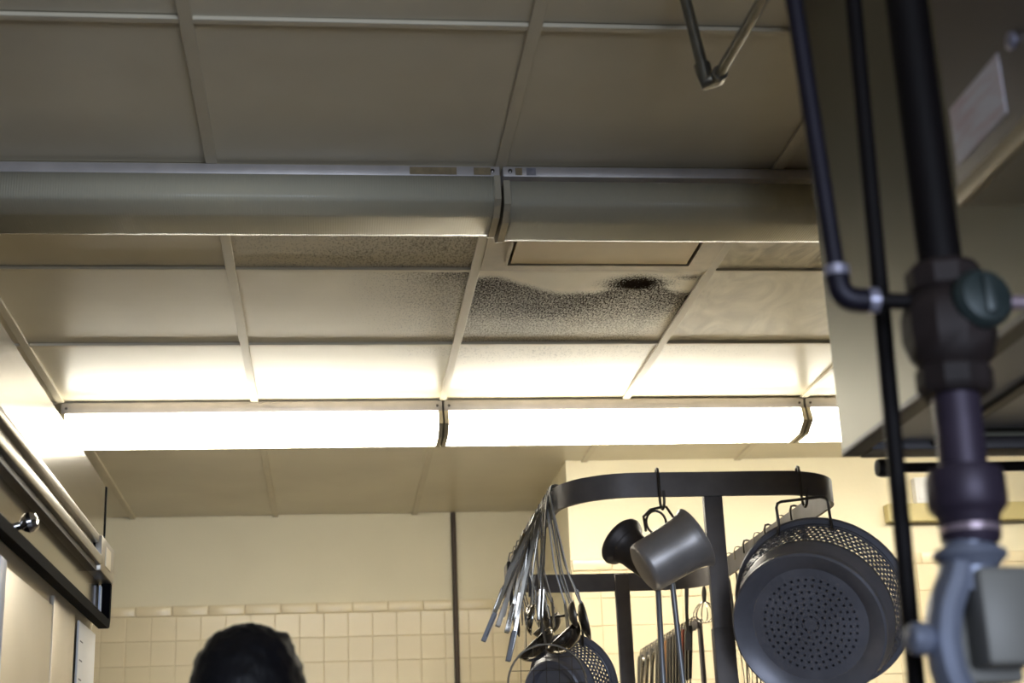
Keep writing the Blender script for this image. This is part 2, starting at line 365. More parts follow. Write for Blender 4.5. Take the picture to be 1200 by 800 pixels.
# wall tiles: a cap row of long narrow tiles over rows of squares
def tile_wall(wall, xa, xb, y, side=None):
    sq = MB().box((-.0508, -.007, -.0508), (.0508, .004, .0508), .0022).build('wall_tile', 'wall_tile', None, False)
    cp = MB().box((-.0748, -.010, -.0215), (.0748, .004, .0215), .004).build('cap_tile', 'wall_tile', None, True)
    first = True
    x = xa+.0765
    while x < xb:
        if x == xa+.0765: o = cp; o.parent = wall; o.location = (x, y, 2.3465)
        else: o = share(cp, 'cap_tile', (x, y, 2.3465), wall)
        o.location.y += random.uniform(-.0012, .0012); x += .153
    x = xa+.052; k = 0
    while x < xb:
        for r_ in range(5):
            if k == 0: o = sq; o.parent = wall; o.location = (x, y, 2.271)
            else: o = share(sq, 'wall_tile', (x, y, 2.271-.104*r_), wall)
            o.location.y += random.uniform(-.0012, .0012); o.rotation_euler = (random.uniform(-.006, .006), 0, random.uniform(-.006, .006)); k += 1
        x += .104
    MB().box((xa, y-.0035, 0), (xb, y+.01, 2.368)).build('tile_bed', 'wall_grout', wall, False)
tile_wall(wb, -1.60, .897, Y1)
tile_wall(wk, .90, 2.98, BY)
tag(MB().box((2.15, BY-.05, 2.485), (X1, BY, 2.556), .004).build('trim_1', 'olive_paint', smooth=False), 'olive painted board running along the wall block', kind='structure')

# ------------------------------------------------------------------ fluorescent ceiling lights
def shell(prof, xa, xb, t=0):
    k = len(prof); vs_ = [(xa, y, z) for y, z in prof]+[(xb, y, z) for y, z in prof]
    return vs_, [(i, i+1, k+i+1, k+i) for i in range(k-1)]
def fixture(x, y, prof, lens_mat, label, group, sag=0, tilt=0, stickers=()):
    """prof: cross-section (depth, drop) of the diffuser from its near upper lip to its far upper lip"""
    L_ = 2*T-.006; xa, xb = x+.003, x+.003+L_; z = CEIL-.002
    root = thing('fluorescent_light', ((xa+xb)/2, y+.11, z), label, 'light', group)
    d = -prof[0][1]; far = prof[-1][0]
    MB().box((xa, y, z-d), (xb, y+far, z), .003).build('housing', 'fixture_metal', root)
    mb = MB(); sm = []
    for i, p in enumerate(prof):                                # round the bends a little
        if 0 < i < len(prof)-1:
            a, c = V(prof[i-1]), V(prof[i+1]); p = V(p)
            sm += [p+(a-p).normalized()*.008, p+(a-p).normalized()*.002+(c-p).normalized()*.002, p+(c-p).normalized()*.008]
        else: sm.append(V(p))
    pr = [(y+q[0], z+q[1]-sag) for q in sm]
    e = .014
    mb.add(*shell(pr, xa+e, xb-e))
    lens = mb.build('diffuser', lens_mat, root, angle=60)
    so = lens.modifiers.new('thickness', 'SOLIDIFY'); so.thickness = .003
    cpf = [(y+q[0], z+q[1]-sag) for q in prof]; cen = V((y+far/2, z-.05))
    big = [tuple(V(q)+(V(q)-cen).normalized()*.004) for q in cpf]
    for xs in (xa, xb-e):                                       # end caps follow the section
        k = len(big); vs_ = [(xs, a, b_) for a, b_ in big]+[(xs+e, a, b_) for a, b_ in big]
        MB().add(vs_, [tuple(range(k-1, -1, -1)), tuple(range(k, 2*k))]+[(i, (i+1) % k, k+(i+1) % k, k+i) for i in range(k)]).build('end_cap', 'fixture_cap', root, False)
    for xs in (xa+.016, xb-.016):
        MB().lathe([(.0045, 0), (.0045, .003), (.002, .004)], (xs, y, z-d*.5), (0, -1, 0), 10, True, True).build('screw', 'hook_steel', root)
    for (sa, sb, mt) in stickers:
        MB().box((sa, y-.001, z-d+.003), (sb, y+.001, z-.004)).build('sticker', mt, root, False)
    return root
P_OFF = [(0, -.024), (-.004, -.078), (.012, -.088), (.045, -.1), (.15, -.1), (.185, -.088), (.2, -.078), (.2, -.024)]
P_LIT = [(0, -.036), (-.018, -.082), (.045, -.112), (.17, -.112), (.232, -.082), (.215, -.036)]
def xat(px, py, Y): return at(px, py, Y).x
G = 'ceiling light fixtures'
fixture(COLX, 2.958, P_OFF, 'lens_unlit', 'unlit fluorescent ceiling light reaching over the steel cabinet, long brown sticker on its rail', 'unlit ceiling lights', stickers=((xat(480,198,2.958), xat(535,198,2.958), 'sticker_brown'), (xat(555,198,2.958), xat(575,198,2.958), 'sticker_brown')))
fixture(COLX+2*T, 2.958, P_OFF, 'lens_unlit', 'unlit fluorescent ceiling light with sagging diffuser, overhanging the air vent', 'unlit ceiling lights', sag=.011, stickers=((xat(604,203,2.958), xat(612,203,2.958), 'sticker_brown'), (xat(617,203,2.958), xat(628,203,2.958), 'sticker_grey')))
for k, lb in enumerate(('glowing fluorescent ceiling light beside the steel cabinet', 'glowing fluorescent ceiling light in the middle of its row, behind the mouldy tile', 'glowing fluorescent ceiling light mostly hidden behind the hood')):
    fixture(COLX+2*T*k, 4.79, P_LIT, 'lens_lit', lb, 'lit ceiling lights')

# ------------------------------------------------------------------ air vent in the ceiling
vx, vy = COLX+2.5*T, ROWY+1.5*T
vent = thing('ceiling_vent', (vx, vy, CEIL), 'square cream air vent set in the ceiling in front of the mouldy tile', 'vent')
h = T/2-.012; hi_ = .235
mb = MB()
for (a, b_, c_, d_) in ((-h, -h, h, -hi_), (-h, hi_, h, h), (-h, -hi_, -hi_, hi_), (hi_, -hi_, h, hi_)):
    mb.box((vx+a, vy+b_, CEIL-.004), (vx+c_, vy+d_, CEIL+.008))
mb.build('frame', 'vent_white', vent, False)
mb = MB(); o_, i_ = hi_, .215
ring = lambda q, z: [(vx-q, vy-q, z), (vx+q, vy-q, z), (vx+q, vy+q, z), (vx-q, vy+q, z)]
mb.add(ring(o_, CEIL-.004)+ring(o_+.004, CEIL-.014)+ring(o_-.004, CEIL-.014)+ring(o_-.004, CEIL+.02), [(q*4+i, q*4+(i+1) % 4, (q+1)*4+(i+1) % 4, (q+1)*4+i) for q in range(3) for i in range(4)])
mb.build('collar', 'vent_white', vent, False)
MB().box((vx-.224, vy-.224, CEIL-.012), (vx+.224, vy+.224, CEIL-.004), .002).build('face_panel', 'vent_pan', vent, False)

# ------------------------------------------------------------------ conduit on the tiled wall
cx_ = xat(532, 640, 6.62)
MB_c = MB().tube([(cx_, 6.622, 0), (cx_, 6.622, CEIL)], .0115, 12)
tag(MB_c.build('conduit', 'conduit_dark', origin=(cx_, 6.622, 0)), 'thin dark brown conduit running down the tiled wall', 'conduit')

# ------------------------------------------------------------------ tall steel cabinet
FX = -.6; YA, YB = 2.5, 4.08; ZT = 2.31
cab = thing('steel_cabinet', (FX-.4, (YA+YB)/2, 0), 'tall stainless steel upright cabinet with black trimmed head, facing the pot rack', 'cabinet')
MB().box((FX-.8, YA, .12), (FX-.02, YB-.006, ZT-.002)).build('body', 'steel_door', cab, False)
MB().box((FX-.025, YA, 2.142), (FX, YB-.012, ZT)).build('upper_panel', 'steel_brushed', cab, False)
MB().box((FX-.03, YB-.014, 2.14), (FX+.002, YB, ZT)).build('edge_strip', 'black_rubber', cab, False)
tr = MB().box((FX-.02, YA, 2.118), (FX+.022, YB-.235, 2.14), .004).box((FX-.02, YA, 2.088), (FX+.008, YB-.235, 2.118)).box((FX-.02, YA, 2.062), (FX+.03, YB-.235, 2.088), .004).build('trim_rail', 'steel_trim', cab)
eb = MB().box((FX-.02, YB-.225, 2.05), (FX+.028, YB, 2.14), .004).build('end_bracket', 'steel_trim', cab)
MB().box((FX+.027, YB-.16, 2.072), (FX+.0295, YB-.075, 2.122)).build('plate', 'steel_door', eb, False)
MB().box((FX-.02, YB-.236, 2.055), (FX+.012, YB-.224, 2.14)).build('joint', 'black_rubber', cab, False)
MB().box((FX-.02, YA, 2.048), (FX+.018, YB-.235, 2.062)).build('gasket', 'hood_edge', cab, False)
MB().box((FX-.02, YA, 1.955), (FX-.004, YB-.02, 2.05)).build('lower_panel', 'steel_brushed', cab)
mb = MB(); 
pp = [(FX+.012, YA, 1.944), (FX+.012, YB-.035, 1.944), (FX+.012, YB-.02, 1.948), (FX+.012, YB-.012, 1.96), (FX+.012, YB-.01, 2.05)]
mb.sweep(pp, [(-.012, -.012), (.012, -.012), (.012, .012), (-.012, .012)], hint=(1, 0, 0)); mb.build('black_lip', 'black_rubber', cab)
MB().box((FX+.0, YB-.06, 1.965), (FX+.004, YB-.03, 2.04)).build('pale_strip', 'blue_white', cab, False)  # thin upright strip in pale bluish white
kb = MB().lathe([(.008, 0), (.008, .015), (.014, .02), (.02, .03), (.02, .038), (.014, .047), (0.001, .05)], (FX-.004, 2.94, 1.978), (1, 0, .3), 20, True).build('knob', 'chrome', cab)
dr = MB().box((FX-.02, YA, .14), (FX-.008, 2.86, 1.93), .004).build('door', 'steel_door', cab)
MB().box((FX-.01, 2.78, .6), (FX+.012, 2.84, 1.9), .006).build('handle', 'blue_white', dr)
dr2 = MB().box((FX-.02, 2.885, .14), (FX-.010, 3.44, 1.905), .003).build('door', 'steel_door', cab)
dr3 = MB().box((FX-.02, 3.455, .14), (FX-.010, 3.74, 1.93), .003).build('door', 'steel_door', cab)
MB().box((FX-.012, 3.78, 1.3), (FX-.006, 4.04, 1.918), .002).build('scale_strip', 'white_plastic', cab)
for k in range(12): MB().box((FX-.007, 3.80, 1.87-.045*k), (FX-.0054, 3.84, 1.873-.045*k)).build('tick_mark', 'sticker_grey', cab, False)
for yy in (YA+.08, YB-.1):
    for xx in (FX-.72, FX-.1): MB().lathe([(.025, 0), (.025, .01), (.016, .02), (.016, .125)], (xx, yy, 0), n=12, cap0=True, cap1=True).build('foot', 'hook_steel', cab)

# ------------------------------------------------------------------ work table below the rack
tb = thing('work_table', (.85, 4.35, 0), 'stainless work table carrying the pot rack and the utensil rail', 'table')
MB().box((.3, 3.02, .86), (1.36, 5.66, .9), .006).build('table_top', 'steel_brushed', tb)
MB().box((.36, 3.1, .25), (1.3, 5.6, .275), .004).build('under_shelf', 'steel_brushed', tb)
for xx in (.36, 1.3):
    for yy in (3.1, 4.35, 5.58): MB().tube([(xx, yy, 0), (xx, yy, .87)], .02, 12).build('leg', 'steel_trim', tb)

# ------------------------------------------------------------------ pot rack
RXL, RXR, RYF, RYB, RZ, RH = .5, 1.14, 3.2, 4.55, 2.128, .054
rack = thing('pot_rack', (.83, 3.87, .9), 'dark iron pot rack, a rounded flat bar ring on two posts', 'pot rack')
def ring_path(x0, x1, y0, y1, r, z, n=10):
    P = []
    for cx, cy, a0 in ((x1-r, y0+r, -90), (x1-r, y1-r, 0), (x0+r, y1-r, 90), (x0+r, y0+r, 180)):
        for k in range(n+1):
            a = math.radians(a0+90*k/n); P.append((cx+r*math.cos(a), cy+r*math.sin(a), z))
    return P
MB().sweep(ring_path(RXL, RXR, RYF, RYB, .16, RZ-RH/2), [(-RH/2, -.004), (RH/2, -.004), (RH/2, .004), (-RH/2, .004)], hint=(0,0,1), closed=True).build('ring_bar', 'rack_iron', rack)
pf = at(836, 600, RYF+.012); pr_ = at(729, 690, RYB-.012)
p1 = MB().box((pf.x-.021, RYF+.003, .9), (pf.x+.021, RYF+.022, RZ-.004), .003).build('post', 'rack_iron', rack)
MB().box((pf.x-.023, RYF+.001, .9), (pf.x+.023, RYF+.026, 1.79), .003).build('sleeve', 'rack_iron', p1)
p2 = MB().box((pr_.x-.022, RYB-.022, .9), (pr_.x+.022, RYB-.003, RZ-.004), .003).build('post', 'rack_iron', rack)
for xx, yy in ((pf.x, RYF+.012), (pr_.x, RYB-.012)): MB().box((xx-.06, yy-.04, .9), (xx+.06, yy+.04, .91), .003).build('foot_plate', 'rack_iron', rack)

# utensil rail behind it
ZR = 2.0; RX = 1.12; RY0, RY1 = 4.64, 5.56
rail = thing('utensil_rail', (RX, 5.1, .9), 'low dark utensil rail on the table behind the pot rack', 'rail')
MB().box((RX-.004, RY0, ZR-.03), (RX+.004, RY1, ZR), .0015).build('bar', 'rack_iron', rail)
for yy in (RY0+.02, RY1-.02): MB().box((RX+.003, yy-.012, .9), (RX+.015, yy+.012, ZR-.002), .002).build('post', 'rack_iron', rail)

# S hooks over the front bar
def s_hook(x, y, top, drop, label, back=1):
    P = [(x, y+.012*back, top-.03), (x, y+.012*back, top-.005), (x, y+.008*back, top+.006), (x, y, top+.009), (x, y-.008*back, top+.006), (x, y-.012*back, top-.006), (x, y-.012*back, top-drop+.03)]
    for k in range(1, 9):
        a = math.pi*k/8; P.append((x+.004*k/8, y-.012*back-.012+.012*math.cos(a), top-drop+.03-.018*math.sin(a)))
    P.append((x+.004, y-.012*back-.024, top-drop+.05))
    return tag(MB().tube(P, .0032, 8).build('s_hook', 'hook_steel', origin=(x, y, top-drop)), label, 'hook', 'hooks on the pot rack')
h1 = at(770, 556, RYF); h2 = at(935, 556, RYF)
s_hook(h1.x, RYF, RZ, .098, 'dark steel hook holding the pouring cup and funnel on the rack')
s_hook(h2.x, RYF, RZ, .098, 'dark steel hook holding the big colander on the rack')

# ------------------------------------------------------------------ perforated colanders
def colander(org, axis, R, rb, H, label, matn, nh, up=(0,0,1), rows=9):
    """org: centre of the rim; axis: from rim towards the foot"""
    ax = V(axis).normalized(); org = V(org); root = thing('colander', org-V((0, 0, R)), label, 'colander')
    body = MB()
    def P(s_):                                                  # profile by s 0 rim .. 1 foot
        s_ = max(0, min(1, s_)); r = R-.012+(rb-R+.012)*(s_**1.35); return (r, H*s_)
    s0, s1 = .12, .6; ds = (s1-s0)/rows
    body.annulus(P(0), P(s0), 96, org, ax)
    for k in range(rows):
        a = s0+k*ds; body.annulus(P(a), P(a+ds*.5), nh, org, ax); body.annulus(P(a+ds*.5), P(a+ds), nh, org, ax, True, .5*(k % 2), .42)
    for k in range(6): body.annulus(P(s1+(1-s1)*k/6), P(s1+(1-s1)*(k+1)/6), 96, org, ax)
    o = body.build('bowl', matn, root); o.modifiers.new('thickness', 'SOLIDIFY').thickness = .0016
    MB().lathe([(R-.014, -.002), (R-.004, -.004), (R, 0), (R-.003, .006), (R-.012, .007)], org, ax, 96).build('rim', matn, root)
    # foot ring and sunken perforated base
    MB().lathe([(rb-.006, H-.012), (rb+.004, H-.004), (rb+.004, H+.014), (rb, H+.018), (rb-.012, H+.012), (rb*.80, H-.003), (rb*.775, H-.008)], org, ax, 96).build('foot_ring', matn, root)
    base = MB(); r0 = rb*.775; nr = 9; st = r0/nr
    zb = H-.008
    for k in range(nr):
        ro = r0-k*st; ri = ro-st
        if k == 0 or ri < .004: base.annulus((ro, zb), (max(ri, .0005), zb), 64, org, ax); continue
        mid = ri+.38*st; n_ = max(5, int(2*math.pi*ri/.0145))
        base.annulus((ro, zb), (mid, zb), 64, org, ax); base.annulus((mid, zb), (ri, zb), n_, org, ax, True, random.random(), .34)
    base.build('base', matn, root)
    MB().lathe([(r0, zb-.012), (.001, zb-.012)], org, ax, 48).build('hole_backing', matn, root)  # disc added close behind the base holes to keep them dark
    # wire handle at the top of the rim
    u = V(up)-ax*V(up).dot(ax); u.normalize(); s = u.cross(ax)
    q = lambda a, b_, c_: org+s*a+u*b_+ax*c_
    w_ = .055; hp = [q(-w_-.004, R-.03, .03), q(-w_, R-.006, .012), q(-w_, R+.03, .004), q(-w_+.004, R+.038, .003), q(-w_+.012, R+.041, .003), q(w_-.012, R+.041, .003), q(w_-.004, R+.038, .003), q(w_, R+.03, .004), q(w_, R-.006, .012), q(w_+.004, R-.03, .03)]
    MB().tube(hp, .0032, 8).build('wire_handle', 'hook_steel', root)
    return root
cR = at(964, 707, 3.13); cB = at(949, 733, 3.02)
colander(cR, cB-cR, .188, .152, (cB-cR).length, 'large dark aluminium colander with perforated sides hanging by its wire handle', 'aluminium_dark', 88, rows=6)
c2 = at(672, 800, 3.62)
colander(c2, (-.55, -.7, -.25), .118, .07, .09, 'smaller grey strainer bowl with fine holes behind the ladles', 'aluminium_dark', 56, rows=6)

# ------------------------------------------------------------------ pouring cup and funnel
a = at(753, 667, 3.13); b_ = at(815, 630, 3.13); ax = (b_-a)
cup = thing('pouring_cup', a+V((0, 0, -.06)), 'grey aluminium pouring cup with flared lip hanging tilted on the rack', 'cup')
Lc = ax.length
MB().lathe([(.001, 0), (.045, 0), (.053, .004), (.0555, .012), (.057, Lc*.55), (.0595, Lc*.82), (.063, Lc*.94), (.069, Lc+.002), (.0675, Lc+.003), (.058, Lc*.84), (.054, .012), (.001, .008)], a, ax, 48).build('body', 'aluminium_cup', cup, angle=50)
hd0 = a+ax*.25+V((.0, .04, -.045))
mb = MB(); q0 = at(771, 686, 3.17); q1 = at(779, 830, 3.17); mb.tube([a+ax*.25+V((0, .02, -.03)), q0+V((0,0,.01)), q0, q1], .0062, 10); mb.build('handle', 'steel_blue', cup)
hk = V((h1.x+.002, RYF-.03, RZ-.1))
mb = MB(); mid = a+ax*.42+V((0, .0, .05))
mb.tube([at(757, 622, 3.15), at(754, 605, 3.16), at(762, 597, 3.17), hk+V((0, 0, .018)), at(781, 594, 3.17), at(789, 606, 3.15), at(792, 622, 3.14)], .003, 8); mb.build('bail', 'hook_steel', cup)
fa = at(727, 633, 3.3); fb = at(772, 668, 3.24); fx = fb-fa
fun = thing('funnel', fb+V((0, 0, -.05)), 'dark flared funnel dipper hanging behind the pouring cup', 'funnel')
MB().lathe([(.053, -.004), (.0565, 0), (.0575, .006), (.054, .014), (.043, .022), (.039, .04), (.036, fx.length), (.001, fx.length+.004), (.001, fx.length), (.033, fx.length-.004), (.036, .04), (.048, .012), (.053, -.004)], fa, fx, 48).build('body', 'aluminium_black', fun, angle=50)
q0 = at(788, 684, 3.24); q1 = at(804, 830, 3.24)
MB().tube([fb+V((0, 0, -.02)), q0+V((-.008, 0, .02)), q0, q1], .0062, 10).build('handle', 'steel_blue', fun)
mb = MB(); c_ = at(769, 612, 3.19)
mb.tube([c_+V((.022*math.cos(t_), .004*math.sin(t_), .026*math.sin(t_))) for t_ in [2*math.pi*k/20 for k in range(20)]], .0028, 8, True); mb.build('hanging_ring', 'hook_steel', fun)

# ------------------------------------------------------------------ hanging utensils
def hook_over(hp, out):                                         # bent end that grips the flat bar
    hp = V(hp); o = V(out).normalized()
    return [hp-o*.011+V((0,0,-.028)), hp-o*.012+V((0,0,-.004)), hp-o*.008+V((0,0,.007)), hp+V((0,0,.009)), hp+o*.009+V((0,0,.006)), hp+o*.013+V((0,0,-.01))]
CATS = {'tongs': 'tongs', 'ladle': 'ladle', 'spoon': 'spoon', 'spatula': 'spatula', 'whisk': 'whisk', 'fork': 'fork'}
def utensil(kind, hp, out, end, label, group, hm='steel_shiny', grip=None, w=.013, size=1.0):
    hp = V(hp); end = V(end); o = V(out).normalized(); d = (end-hp).normalized(); Ln = (end-hp).length
    side = V((0, 0, 1)).cross(o).normalized()
    name = {'tongs': 'kitchen_tongs', 'fork': 'serving_fork', 'spoon': 'serving_spoon', 'spatula': 'kitchen_spatula', 'ladle': 'soup_ladle', 'whisk': 'wire_whisk'}[kind]
    root = thing(name, end, label, CATS[kind], group)
    hk_ = hook_over(hp, o); s0 = hp+o*.014+d*.03
    hd = .06*size
    if kind == 'tongs':
        ht = hp+o*.014+d*.035
        MB().tube(hk_+[hp+o*.014+V((0,0,-.02)), ht], .0026, 6).build('hook', 'steel_dull', root)
        for sg in (-1, 1):
            sp_ = .012+.012*random.random()
            P = [ht, ht+d*.02+side*sg*.008, ht+d*Ln*.45+side*sg*sp_*.9+o*.004*sg, ht+d*(Ln-.09)+side*sg*sp_, ht+d*(Ln-.035)+side*sg*sp_*.5]
            arm = MB().strip(P, o, w*.55, .0022).build('arm', hm, root)
            MB().strip([P[-2], P[-1], P[-1]+d*.012], o, w*.85, .003).build('tip', grip or hm, arm)
        return root
    e0 = end-d*hd
    if kind == 'whisk':
        P = hk_+[s0, s0+d*.02]; MB().tube(P, .003, 6).build('hook', 'steel_dull', root)
        g1 = s0+d*(Ln*.38); MB().tube([s0+d*.015, s0+d*.03, g1-d*.02, g1], .0075, 10, scales=[.7, 1, 1, .75]).build('handle', grip or 'steel_dull', root)
        mb = MB(); Lw = (end-g1).length
        for k in range(6):
            a_ = math.pi*k/6; e_ = o*math.cos(a_)+side*math.sin(a_); pts = []
            for q in range(17):
                t_ = q/16*2*math.pi; rr = math.sin(t_/2)
                pts.append(g1+d*Lw*(1-math.cos(t_))/2+e_*.034*size*math.sin(t_)*(-1)*(.55+.45*(1-math.cos(t_))/2)*1.3)
            mb.tube(pts, .0011, 5)
        mb.build('wires', 'steel_shiny', root); return root
    if grip:
        g1 = s0+d*.15
        MB().strip(hk_+[s0], side, w*.6, .003).build('hook', 'steel_dull', root)
        MB().strip([s0-d*.012, s0, s0+d*.06, g1], side, w*1.5, .012, scales=[.7, 1, .95, .8]).build('handle', grip, root)
        MB().strip([g1-d*.01, e0+d*.012], side, w*.6, .003).build('shaft', hm, root)
    else:
        MB().strip(hk_+[s0, s0+d*(Ln*.5), e0+d*.012], side, w, .0028, scales=[.6]*len(hk_)+[1, .8, .7]).build('handle', hm, root)
    if kind == 'ladle':
        ctr = end-d*.012+o*.03*size; r = .041*size; prof = []
        for k in range(9):
            t_ = math.pi/2*k/8; prof.append((max(.0005, r*math.cos(t_)), -r*.8*math.sin(t_)))
        inn = [(max(.0004, (r-.002)*p[0]/r), p[1]+.002) for p in prof][::-1]
        MB().lathe(prof[::-1]+[(r+.002, .001)]+inn[::-1], ctr, (o*.75+V((0, 0, 1))*.9)).build('bowl', hm, root, angle=60)
    elif kind == 'spoon':
        mb = MB(); c_ = end-d*.03; n = 20; vs_ = []; fs = []
        for (sc, dp) in ((1, 0), (.75, .008), (.4, .013), (.02, .014)):
            for k in range(n): t_ = 2*math.pi*k/n; vs_.append(c_+d*(.045*size*sc*math.cos(t_))+side*(.03*size*sc*math.sin(t_))+o*(dp))
        for j in range(3):
            for k in range(n): fs.append((j*n+k, j*n+(k+1) % n, (j+1)*n+(k+1) % n, (j+1)*n+k))
        x_ = mb.add(vs_, fs).build('bowl', hm, root); x_.modifiers.new('thickness', 'SOLIDIFY').thickness = .0015
    elif kind == 'spatula':
        MB().strip([e0, e0+d*.01, e0+d*.05, end+d*.04], side, .07*size, .002, scales=[.3, .8, .95, 1.05]).build('blade', hm, root)
    elif kind == 'fork':
        MB().strip([e0, e0+d*.012], side, .022, .0025).build('bridge', hm, root)
        for k in (-1, 0, 1): MB().strip([e0+side*.009*k+d*.01, end+side*.009*k+d*.01], side, .004, .0025, scales=[1, .4]).build('tine', hm, root)
    return root
OUT_L = (-1, 0, 0); OUT_R = (1, 0, 0)
CORNER = 'on the pot rack side facing the steel cabinet'
gl_ = 'utensils on the rack side facing the cabinet'
# (kind, Y along the bar or corner angle, end pixel, end depth offset, material, grip, size)
LEFT = [('ladle', 3.39, (677, 750), 0, 'steel_shiny', None, 1.2), ('spoon', 3.36, (690, 742), .02, 'steel_dull', None, 1), ('ladle', 3.50, (645, 757), 0, 'steel_shiny', None, 1.25),
        ('spatula', 3.41, (664, 722), .0, 'steel_blue', None, .6), ('tongs', 3.47, (576, 745), 0, 'steel_shiny', 'tip_blue', 1), ('tongs', 3.445, (604, 768), 0, 'steel_shiny', 'tip_blue', 1),
        ('tongs', 3.55, (592, 728), 0, 'steel_dull', None, 1), ('spoon', 3.59, (640, 726), 0, 'steel_dull', None, .8), ('fork', 3.63, (626, 716), 0, 'steel_shiny', None, 1),
        ('tongs', 3.68, (612, 722), 0, 'steel_shiny', None, 1), ('ladle', 3.74, (655, 735), 0, 'steel_dull', None, 1), ('spatula', 3.80, (634, 736), 0, 'steel_dull', None, .7),
        ('tongs', 3.87, (597, 716), 0, 'steel_dull', None, 1), ('spoon', 3.94, (622, 740), 0, 'steel_shiny', None, .9), ('fork', 4.02, (612, 728), 0, 'steel_dull', 'handle_dark', 1),
        ('spoon', 3.345, (676, 735), 0, 'steel_dull', None, .7), ('fork', 3.375, (684, 722), .0, 'steel_shiny', None, 1), ('tongs', 3.40, (640, 720), 0, 'steel_shiny', None, 1), ('spoon', 3.43, (622, 738), .0, 'steel_shiny', None, .7), ('fork', 3.485, (622, 705), 0, 'steel_dull', None, 1), ('spatula', 3.52, (648, 715), 0, 'steel_dull', None, .5),
        ('tongs', 3.61, (602, 735), 0, 'steel_shiny', None, 1), ('spoon', 3.65, (645, 740), 0, 'steel_dull', None, .8), ('tongs', 3.71, (588, 712), 0, 'steel_shiny', None, 1), ('fork', 3.77, (630, 722), 0, 'steel_dull', 'handle_dark', 1), ('spatula', 3.84, (616, 742), 0, 'steel_shiny', None, .5), ('spoon', 3.9, (640, 750), 0, 'steel_dull', 'handle_dark', .8),
        ('ladle', 4.10, (640, 760), 0, 'steel_shiny', None, 1), ('spoon', 4.2, (608, 740), 0, 'steel_dull', 'handle_dark', 1)]
DESC = {('tongs', 'tip_blue'): 'long steel tongs with bluish tips splayed from the bunch', ('tongs', None): 'thin steel tongs in the bunch of utensils', ('ladle', None): 'steel soup ladle hanging in front of the strainer bowl',
        ('spoon', None): 'plain steel serving spoon in the bunch of utensils', ('spatula', None): 'narrow steel spatula in the bunch of utensils', ('fork', None): 'all steel serving fork in the bunch of utensils',
        ('fork', 'handle_dark'): 'serving fork with dark grip in the bunch of utensils', ('spoon', 'handle_dark'): 'serving spoon with dark grip in the bunch of utensils'}
for kd, y, (px, py), dy, hm, gp, sz in LEFT:
    lb = DESC[(kd, gp)].replace('steel', {'steel_shiny': 'polished steel', 'steel_dull': 'dull steel', 'steel_blue': 'bluish steel'}[hm])+', cabinet side of the rack'
    utensil(kd, (RXL, y, RZ), OUT_L, at(px, py, y+dy), lb, kd+' on the rack side facing the cabinet', hm, gp, size=sz)
# wire skimmer loop in the bunch
sk = thing('wire_skimmer', at(651, 800, 3.31)-V((0,0,.105)), 'round wire skimmer with thin rim among the ladles', 'skimmer')
c_ = at(642, 800, 3.31); sx, sz_ = .084, .084
MB().tube([c_+V((sx*math.cos(t_), .02*math.sin(t_*.5), sz_*math.sin(t_))) for t_ in [2*math.pi*k/40 for k in range(40)]], .0024, 8, True).build('rim', 'steel_dull', sk)
mb = MB()
for k in range(-2, 3):
    f_ = k/3; hh = math.sqrt(1-f_*f_)
    mb.tube([c_+V((sx*f_, .008, -sz_*hh)), c_+V((sx*f_, .016, 0)), c_+V((sx*f_, .008, sz_*hh))], .0007, 4); mb.tube([c_+V((-sx*hh, .008, sz_*f_)), c_+V((0, .016, sz_*f_)), c_+V((sx*hh, .008, sz_*f_))], .0007, 4)
mb.build('mesh', 'steel_dull', sk)
MB().tube([c_+V((0, .01, .084)), c_+V((-.006, .02, .15)), V((RXL-.02, 3.365, RZ-.05))]+hook_over((RXL, 3.365, RZ), OUT_L)[::-1], .0028, 6).build('handle', 'steel_dull', sk)
# rack side facing the pipes
for k, (kd, y, ln, hm, gp) in enumerate((('whisk', 3.62, .42, 'steel_shiny', None), ('spoon', 3.74, .46, 'steel_dull', None), ('whisk', 3.86, .46, 'steel_shiny', None), ('spatula', 3.97, .5, 'steel_dull', None), ('whisk', 4.08, .48, 'steel_shiny', 'handle_dark'), ('spoon', 4.18, .5, 'steel_shiny', None), ('spatula', 4.28, .5, 'steel_dull', None), ('whisk', 4.38, .4, 'steel_shiny', None))):
    lb = {'whisk': 'steel wire whisk', 'spoon': 'long steel serving spoon', 'spatula': 'long steel spatula'}[kd]+(' with dark grip' if gp else '')+' hanging beyond the big colander, pipe side of the rack'
    utensil(kd, (RXR, y, RZ), OUT_R, (RXR+.02, y, RZ-ln), lb, kd+' on the rack side facing the pipes', hm, gp)
# rear bar
e = at(808, 745, RYB); utensil('spatula', (at(806, 675, RYB).x, RYB, RZ), (0, 1, 0), e+V((0, .02, 0)), 'narrow dark steel spatula hanging on the far bar of the rack', 'utensils on the far bar', 'steel_dull', None, size=.3)
e = at(829, 728, RYB); utensil('whisk', (at(826, 672, RYB).x, RYB, RZ), (0, 1, 0), e+V((0, .02, 0)), 'thin wire whisk hanging on the far bar of the rack', 'utensils on the far bar', 'steel_shiny', None)
